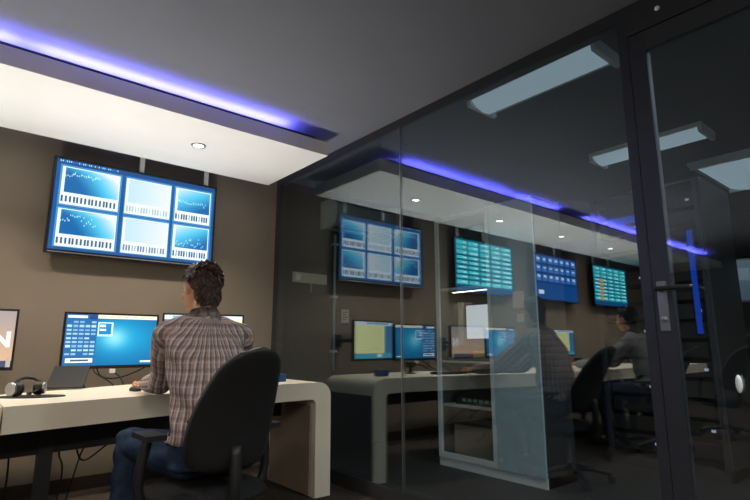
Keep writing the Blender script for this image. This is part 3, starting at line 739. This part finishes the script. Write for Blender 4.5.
# ================================================================== OFFICE CHAIRS
def make_chair(loc, rz, lab):
    c = empty('office_chair', loc, rz, lab, 'chair', 'office chairs')
    # backrest: curved, rounded panel, reclined; local y forward
    def panel(name, w0, h0, t0, back, m):
        bm = bmesh.new(); NX, NZ = 16, 20; g = [[], []]
        for side in (0, 1):
            for j in range(NZ + 1):
                v = j / NZ; row = []
                # half width along the height: wide low, narrow rounded top
                t = v
                hw = w0 * (.80 + .20 * math.sin(math.pi * min(1, t * 1.15 + .15))) * min(1, math.sqrt(max(0, 1 - max(0, (t - .62) / .38) ** 2.4)) + .02) * min(1, math.sqrt(max(0, 1 - max(0, (.12 - t) / .12) ** 2)) * .45 + .55)
                for i in range(NX + 1):
                    u = -1 + 2 * i / NX
                    x = u * hw; z = .52 + h0 * v
                    y = -.175 - .22 * v + .05 * (u * hw / w0) ** 2 + .035 * math.sin(math.pi * v)
                    th = t0 * max(0, (1 - abs(u) ** 3)) ** .5 * max(.0, 1 - abs(2 * v - 1) ** 6) ** .5
                    row.append(bm.verts.new((x, y + (back if side == 0 else 0) + (-th if side == 0 else th * .6), z)))
                g[side].append(row)
        for side in (0, 1):
            for j in range(NZ):
                for i in range(NX): bm.faces.new((g[side][j][i], g[side][j][i + 1], g[side][j + 1][i + 1], g[side][j + 1][i]))
        for j in range(NZ):
            for i in (0, NX): bm.faces.new((g[0][j][i], g[0][j + 1][i], g[1][j + 1][i], g[1][j][i]))
        for i in range(NX):
            for j in (0, NZ): bm.faces.new((g[0][j][i], g[0][j][i + 1], g[1][j][i + 1], g[1][j][i]))
        bmesh.ops.remove_doubles(bm, verts=bm.verts, dist=.0004)
        return done(name, bm, m, c, smooth=True)
    panel('backrest_cushion', .170, .475, .03, .0, FABRIC)
    panel('backrest_shell', .179, .484, .016, -.03, BLACKPL)
    bm = bmesh.new(); ell(bm, (0, .04, .40), (.245, .245, .046), sub=3)
    for v in bm.verts: v.co.x = math.copysign(min(abs(v.co.x) * 1.15, .235), v.co.x)
    done('seat', bm, FABRIC, c, smooth=True)
    bm = bmesh.new(); bx(bm, -.09, .09, -.12, .1, .325, .358); done('mechanism', bm, BLACKPL, c, bevel=.008)
    bm = bmesh.new(); tube(bm, bez((0, -.1, .34), (0, -.26, .33), (0, -.25, .46), (0, -.235, .62)), .024, 10); done('back_bar', bm, BLACKPL, c, smooth=True)
    for s in (-1, 1):
        bm = bmesh.new(); tube(bm, bez((s * .08, .02, .345), (s * .30, .02, .33), (s * .30, .02, .45), (s * .255, .0, .655)), .02, 10); ar = done('armrest_post', bm, BLACKPL, c, smooth=True)
        bm = bmesh.new(); bx(bm, s * .255 - .042, s * .255 + .038, -.09, .08, .646, .667); done('armrest_pad', bm, BLACKPL, ar, bevel=.014)
    bm = bmesh.new(); lathe(bm, [(.026, .08), (.026, .24), (.018, .24), (.018, .33), (.004, .33)], n=16); done('gas_column', bm, STEEL, c, smooth=False)
    for k in range(5):
        a = 2 * math.pi * k / 5 + .3; ca, sa = math.cos(a), math.sin(a)
        bm = bmesh.new(); tube(bm, [(.02 * ca, .02 * sa, .105), (.16 * ca, .16 * sa, .095), (.29 * ca, .29 * sa, .068)], [.028, .022, .016], 10); lg = done('base_leg', bm, BLACKPL, c, smooth=True)
        bm = bmesh.new(); 
        for q in (-.014, .014):
            cx, cy = .29 * ca - sa * q, .29 * sa + ca * q
            tube(bm, [(cx + sa * .009, cy - ca * .009, .0275), (cx - sa * .009, cy + ca * .009, .0275)], .0272, 16)
        tube(bm, [(.29 * ca, .29 * sa, .03), (.29 * ca, .29 * sa, .066)], .007, 8); done('castor', bm, BLACKPL, lg)
    return c
ch = make_chair((.925, 2.215, 0), R(2), 'black office chair the plaid shirted man sits on')
c2 = copy_tree(ch); c2.location = (-.80, 2.25, 0); c2.rotation_euler = (0, 0, R(-4)); c2['label'] = 'black office chair of the second operator, seen in the reflection'
c3 = copy_tree(ch); c3.location = (-2.2, 2.1, 0); c3.rotation_euler = (0, 0, R(25)); c3['label'] = 'empty black office chair at the farthest desk, seen in the reflection'

# ================================================================== PEOPLE
BASE = Vector((.95, 2.29, 0))
HEADROT = Euler((R(-8), R(2), R(13))).to_matrix()
HC = Vector((.934, 2.45, 1.275))
def H(x, y, z): return HC + HEADROT @ Vector((x, y, z))
J = dict(shL=(.782, 2.41, 1.058), elL=(.842, 2.645, .832), wrL=(.858, 2.915, .810), shR=(1.112, 2.385, 1.052), elR=(1.20, 2.63, .835), wrR=(1.13, 2.90, .812),
         hipL=(.865, 2.30, .535), knL=(.735, 2.70, .562), anL=(.715, 2.66, .105), hipR=(1.015, 2.29, .535), knR=(1.06, 2.71, .562), anR=(1.07, 2.66, .105))
J = {k: Vector(v) for k, v in J.items()}
TORSO = [((.942, 2.275, .50), .165, .12), ((.942, 2.272, .60), .163, .118), ((.94, 2.275, .72), .146, .108), ((.936, 2.295, .86), .152, .112), ((.934, 2.335, .97), .172, .112), ((.936, 2.365, 1.05), .168, .098), ((.937, 2.38, 1.10), .115, .075), ((.937, 2.39, 1.135), .07, .06)]
def torso(bm, inf, k0=0, k1=None):
    rings = []; n = 28
    for (c, rx, ry) in TORSO[k0:k1]:
        c = Vector(c)
        rings.append([bm.verts.new(c + Vector((math.copysign(abs(math.cos(t)) ** .8, math.cos(t)) * (rx + inf), math.copysign(abs(math.sin(t)) ** .9, math.sin(t)) * (ry + inf), 0))) for t in [2 * math.pi * q / n for q in range(n)]])
    for a, b in zip(rings, rings[1:]):
        for q in range(n): bm.faces.new((a[q], a[(q + 1) % n], b[(q + 1) % n], b[q]))
    bm.faces.new(rings[0][::-1]); bm.faces.new(rings[-1])
def arms(bm, inf, cuff=False):
    for s in 'LR':
        sh, el, wr = J['sh' + s], J['el' + s], J['wr' + s]
        inn = Vector(TORSO[5][0]) * .45 + sh * .55
        caps(bm, inn + Vector((0, 0, .01)), sh, .07 + inf, .055 + inf)
        caps(bm, sh, sh.lerp(el, .5), .056 + inf, .048 + inf); caps(bm, sh.lerp(el, .5), el, .048 + inf, .04 + inf)
        caps(bm, el, el.lerp(wr, .35), .041 + inf, .041 + inf); caps(bm, el.lerp(wr, .35), wr if not cuff else el.lerp(wr, .95), .041 + inf, .028 + inf * 1.15)
def legs(bm, inf):
    for s in 'LR':
        h, k, a = J['hip' + s], J['kn' + s], J['an' + s]
        caps(bm, h, h.lerp(k, .5), .088 + inf, .074 + inf); caps(bm, h.lerp(k, .5), k, .074 + inf, .056 + inf)
        caps(bm, k, k.lerp(a, .35), .056 + inf, .055 + inf); caps(bm, k.lerp(a, .35), a, .055 + inf, .036 + inf * 1.6)
def hand(bm, wr, dirv, s):
    d = dirv.normalized(); up = Vector((0, 0, 1)); sd = d.cross(up).normalized() # to the right of travel
    up = sd.cross(d)
    pal = wr + d * .055
    M_ = Matrix((sd, d, up)).transposed()
    ell(bm, pal + up * .002, (.040, .052, .016), M_, 3); caps(bm, wr, pal, .025, .02)
    for k, (off, ln) in enumerate(((-.03, .062), (-.0105, .074), (.0105, .07), (.03, .054))):
        b = pal + d * .04 + sd * off * 1.05; f = (d + sd * off * 2.6).normalized()
        p1 = b + f * ln * .45 + up * .008; p2 = p1 + f * ln * .3 - up * .007; p3 = p2 + f * ln * .27 - up * .014
        caps(bm, b - d * .01, p1, .0095, .0088, 10); caps(bm, p1, p2, .0088, .008, 10); caps(bm, p2, p3, .008, .0068, 10)
    tb = pal - d * .02 + sd * s * .03; f = (d * .7 + sd * s * .75).normalized()
    t1 = tb + f * .038 - up * .004; t2 = t1 + (d * .95 + sd * s * .3).normalized() * .03 - up * .008
    caps(bm, tb, t1, .0135, .0105, 10); caps(bm, t1, t2, .0105, .0085, 10)

def weave(me, collar=False):
    """cloth coordinates on each point: round the limb or trunk, and along it"""
    at = me.attributes.new('weave', 'FLOAT_VECTOR', 'POINT'); out = []
    segs = [(J[a + s], J[b + s], .05) for s in 'LR' for a, b in (('sh', 'el'), ('el', 'wr'))]
    for v in me.vertices:
        c = v.co
        if collar: out += [(c.z - 1.135) * .12 + .0008, 0, math.atan2(c.y - 2.4, c.x - .937) * .08]; continue
        best = None
        for i, (a, b, rad) in enumerate(segs):
            d = b - a; t = max(0, min(1, (c - a).dot(d) / d.length_squared)); q = (c - a - d * t); dist = q.length
            if (t > .12 or i % 2) and dist < .085 and (best is None or dist < best[0]):
                w_ = d.normalized(); u_ = w_.cross(Vector((0, 1, 0))).normalized(); k_ = w_.cross(u_)
                best = (dist, math.atan2(q.dot(k_), q.dot(u_)) * .055, t * d.length + (i % 2) * .33)
        if best: out += [best[1], 0, best[2]]
        else: out += [math.atan2(c.y - 2.33, c.x - .94) * .19, 0, c.z]
    at.data.foreach_set('vector', out)

def make_person(lab):
    p = empty('person', BASE, 0, lab, 'person')
    def fin(name, me, m, par=p):
        me.transform(Matrix.Translation(-BASE)); return link(name, me, m, par, True)
    # body
    bm = bmesh.new(); torso(bm, -.004); arms(bm, -.004); legs(bm, -.004)
    hand(bm, J['wrL'], Vector((.02, 1, -.06)), 1); hand(bm, J['wrR'], Vector((-.10, 1, -.06)), -1)
    for s in 'LR':
        a = J['an' + s]; caps(bm, a, a + Vector((0, .1, -.06)), .036, .03); caps(bm, a + Vector((0, -.02, -.05)), a + Vector((0, .16, -.07)), .034, .028)
    caps(bm, (.937, 2.385, 1.10), H(0, -.018, -.06), .053, .047)
    ell(bm, H(0, -.008, .028), (.074, .094, .088), HEADROT); ell(bm, H(0, .028, -.03), (.064, .068, .082), HEADROT); ell(bm, H(0, .052, -.082), (.042, .04, .034), HEADROT)
    for s in (-1, 1):
        ell(bm, H(s * .043, .062, -.03), (.022, .022, .024), HEADROT, 2)
        # ear: rim plus lobe
        er = HEADROT @ Euler((0, 0, R(s * -25))).to_matrix()
        ell(bm, H(s * .076, -.006, -.004), (.008, .017, .028), er, 2)
        ring = [H(s * (.080 + .008 * (1 - math.cos(t)) / 2), -.010 - .017 * math.cos(t + 3.14), .0 + .031 * math.sin(t)) for t in [R(-70 + 25 * q) for q in range(12)]]
        for q in range(11): caps(bm, ring[q], ring[q + 1], .0052, .0052, 8)
    caps(bm, H(0, .086, .025), H(0, .112, -.022), .010, .015, 10); ell(bm, H(0, .1, -.03), (.018, .012, .010), HEADROT, 2)
    caps(bm, H(-.03, .085, .035), H(.03, .085, .035), .011, .011, 10)
    ell(bm, H(0, .09, -.056), (.024, .010, .006), HEADROT, 2); ell(bm, H(0, .088, -.067), (.021, .010, .006), HEADROT, 2)
    body = fin('body', remesh(bm, .0045, 3), SKIN)
    for s in (-1, 1):
        bm = bmesh.new(); ell(bm, H(s * .031, .074, .012), (.012, .012, .011), HEADROT, 2); e = fin('eye', remesh_less(bm), EYEW)
        bm = bmesh.new(); ell(bm, H(s * .031, .0845, .012), (.0055, .003, .0055), HEADROT, 2); fin('iris', remesh_less(bm), EYED, e)
    # shirt
    bm = bmesh.new(); torso(bm, .014, 1, 8); arms(bm, .016, True)
    # hem flare and untucked folds
    n = 28
    me = remesh(bm, .007, 4)
    NR = [n_.vector.copy() for n_ in me.vertex_normals]
    for v, nn in zip(me.vertices, NR):
        c = v.co; a = math.atan2(c.y - 2.29, c.x - .94)
        f = .006 * math.sin(a * 7 + c.z * 23) + .005 * math.sin(c.z * 46 + a * 3 + c.x * 20)
        v.co += nn * f
    weave(me); shirt = fin('shirt', me, PLAID)
    # collar, cuffs and yoke seam
    bm = bmesh.new(); prof = []
    for k in range(25):
        t = 2 * math.pi * k / 24
        prof.append(Vector((.937 + .064 * math.cos(t), 2.400 + .058 * math.sin(t), 1.126 - .012 * math.sin(t))))
    for (zo, ro), (z1, r1) in (((-.02, 1.15), (.045, .97)), ((.048, 1.0), (-.006, 1.45))):
        A = [bm.verts.new(Vector((.937, 2.392, 0)) + Vector(((v.x - .937) * ro, (v.y - 2.392) * ro, v.z + zo))) for v in prof[:-1]]
        B = [bm.verts.new(Vector((.937, 2.392, 0)) + Vector(((v.x - .937) * r1, (v.y - 2.392) * r1, v.z + z1))) for v in prof[:-1]]
        for q in range(24): bm.faces.new((A[q], A[(q + 1) % 24], B[(q + 1) % 24], B[q]))
    bmesh.ops.solidify(bm, geom=bm.faces[:], thickness=.004)
    mc = bpy.data.meshes.new('collar'); bmesh.ops.recalc_face_normals(bm, faces=bm.faces); bm.to_mesh(mc); bm.free(); weave(mc, True); fin('collar', mc, PLAID, shirt)
    for s in 'LR':
        el, wr = J['el' + s], J['wr' + s]
        bm = bmesh.new(); a = el.lerp(wr, .84); b = el.lerp(wr, .99); tube(bm, [a, a.lerp(b, .5), b], [.047, .045, .042], 18); mq = bpy.data.meshes.new('cuff'); bmesh.ops.recalc_face_normals(bm, faces=bm.faces); bm.to_mesh(mq); bm.free(); weave(mq); fin('cuff', mq, PLAID, shirt)
    # jeans
    bm = bmesh.new(); torso(bm, .006, 0, 3); legs(bm, .010)
    ell(bm, (.94, 2.30, .54), (.175, .13, .085))
    me = remesh(bm, .008, 4)
    NR = [n_.vector.copy() for n_ in me.vertex_normals]
    for v, nn in zip(me.vertices, NR): v.co += nn * (.004 * math.sin(v.co.z * 60 + v.co.y * 35 + v.co.x * 50))
    fin('jeans', me, DENIM)
    for s in 'LR':
        a = J['an' + s]; bm = bmesh.new()
        caps(bm, (a.x, a.y - .03, .05), (a.x, a.y + .06, .05), .045, .045); caps(bm, (a.x, a.y + .06, .045), (a.x, a.y + .19, .038), .044, .034); bx(bm, a.x - .04, a.x + .04, a.y - .07, a.y + .21, .003, .02)
        fin('shoe', remesh(bm, .007, 3), SHOE)
    # hair: a close cap with combed clumps
    bm = bmesh.new()
    ell(bm, H(0, -.020, .040), (.0805, .092, .088), HEADROT); ell(bm, H(0, -.045, -.022), (.064, .052, .074), HEADROT)
    rs = random.Random(5)
    for k in range(900):
        th = rs.uniform(0, 2 * math.pi); ph = rs.uniform(-1.0, 1.5)
        d = Vector((math.cos(th) * math.cos(ph), math.sin(th) * math.cos(ph), math.sin(ph)))
        if d.y > .30 and d.z < .42: continue
        if d.z < .12 and d.y > -.42: continue
        b = Vector((d.x * .079, -.020 + d.y * .09, .038 + d.z * .086))
        if b.z < -.075: continue
        if d.z < -.1: b.y += .004
        tan = Vector((rs.uniform(-.5, .5), -.25, -.9))
        if d.z > .45: tan = Vector((rs.uniform(-.7, .4), .9 if d.y > -.1 else -.7, rs.uniform(-.1, .5)))
        tan -= d * tan.dot(d); tan.normalize()
        e = b + tan * rs.uniform(.022, .038) + d * rs.uniform(.004, .012 if d.z < .4 else .02)
        caps(bm, H(*b), H(*e), rs.uniform(.007, .011), .0025, 6)
    for k in range(260):   # nape
        th = rs.uniform(-math.pi, 0); ph = rs.uniform(-.9, .6)
        d = Vector((math.cos(th) * math.cos(ph), math.sin(th) * math.cos(ph), math.sin(ph)))
        if d.y > -.15: continue
        b = Vector((d.x * .063, -.045 + d.y * .051, -.022 + d.z * .072))
        e = b + Vector((rs.uniform(-.012, .012), -.003, -rs.uniform(.012, .024))) + d * .004
        caps(bm, H(*b), H(*e), rs.uniform(.006, .009), .002, 6)
    for s in (-1, 1):    # sideburns
        caps(bm, H(s * .070, .012, .03), H(s * .068, .02, -.012), .008, .005, 8)
    mh = bpy.data.meshes.new('hair'); bmesh.ops.recalc_face_normals(bm, faces=bm.faces); bm.to_mesh(mh); bm.free(); fin('hair', mh, HAIRM)
    return p
def remesh_less(bm):
    me = bpy.data.meshes.new('m'); bmesh.ops.recalc_face_normals(bm, faces=bm.faces); bm.to_mesh(me); bm.free(); return me
p1 = make_person('man with dark hair in plaid shirt and jeans typing at the desk')
p2 = copy_tree(p1); p2.location = (-.80, 2.30, 0); p2.rotation_euler = (0, 0, R(-6)); p2['label'] = 'second operator in pale grey shirt at the next desk, seen in the reflection'
def remat(o, mp):
    for sl in o.material_slots:
        if sl.material in mp:
            sl.link = 'OBJECT'; sl.material = mp[sl.material]
    for c in o.children: remat(c, mp)
def reslot(o, mp):
    for i, sl in enumerate(o.material_slots):
        old = o.data.materials[i]
        if old in mp: sl.link = 'OBJECT'; sl.material = mp[old]
    for c in o.children: reslot(c, mp)
reslot(p2, {PLAID: GREYSHIRT, HAIRM: HAIRB})
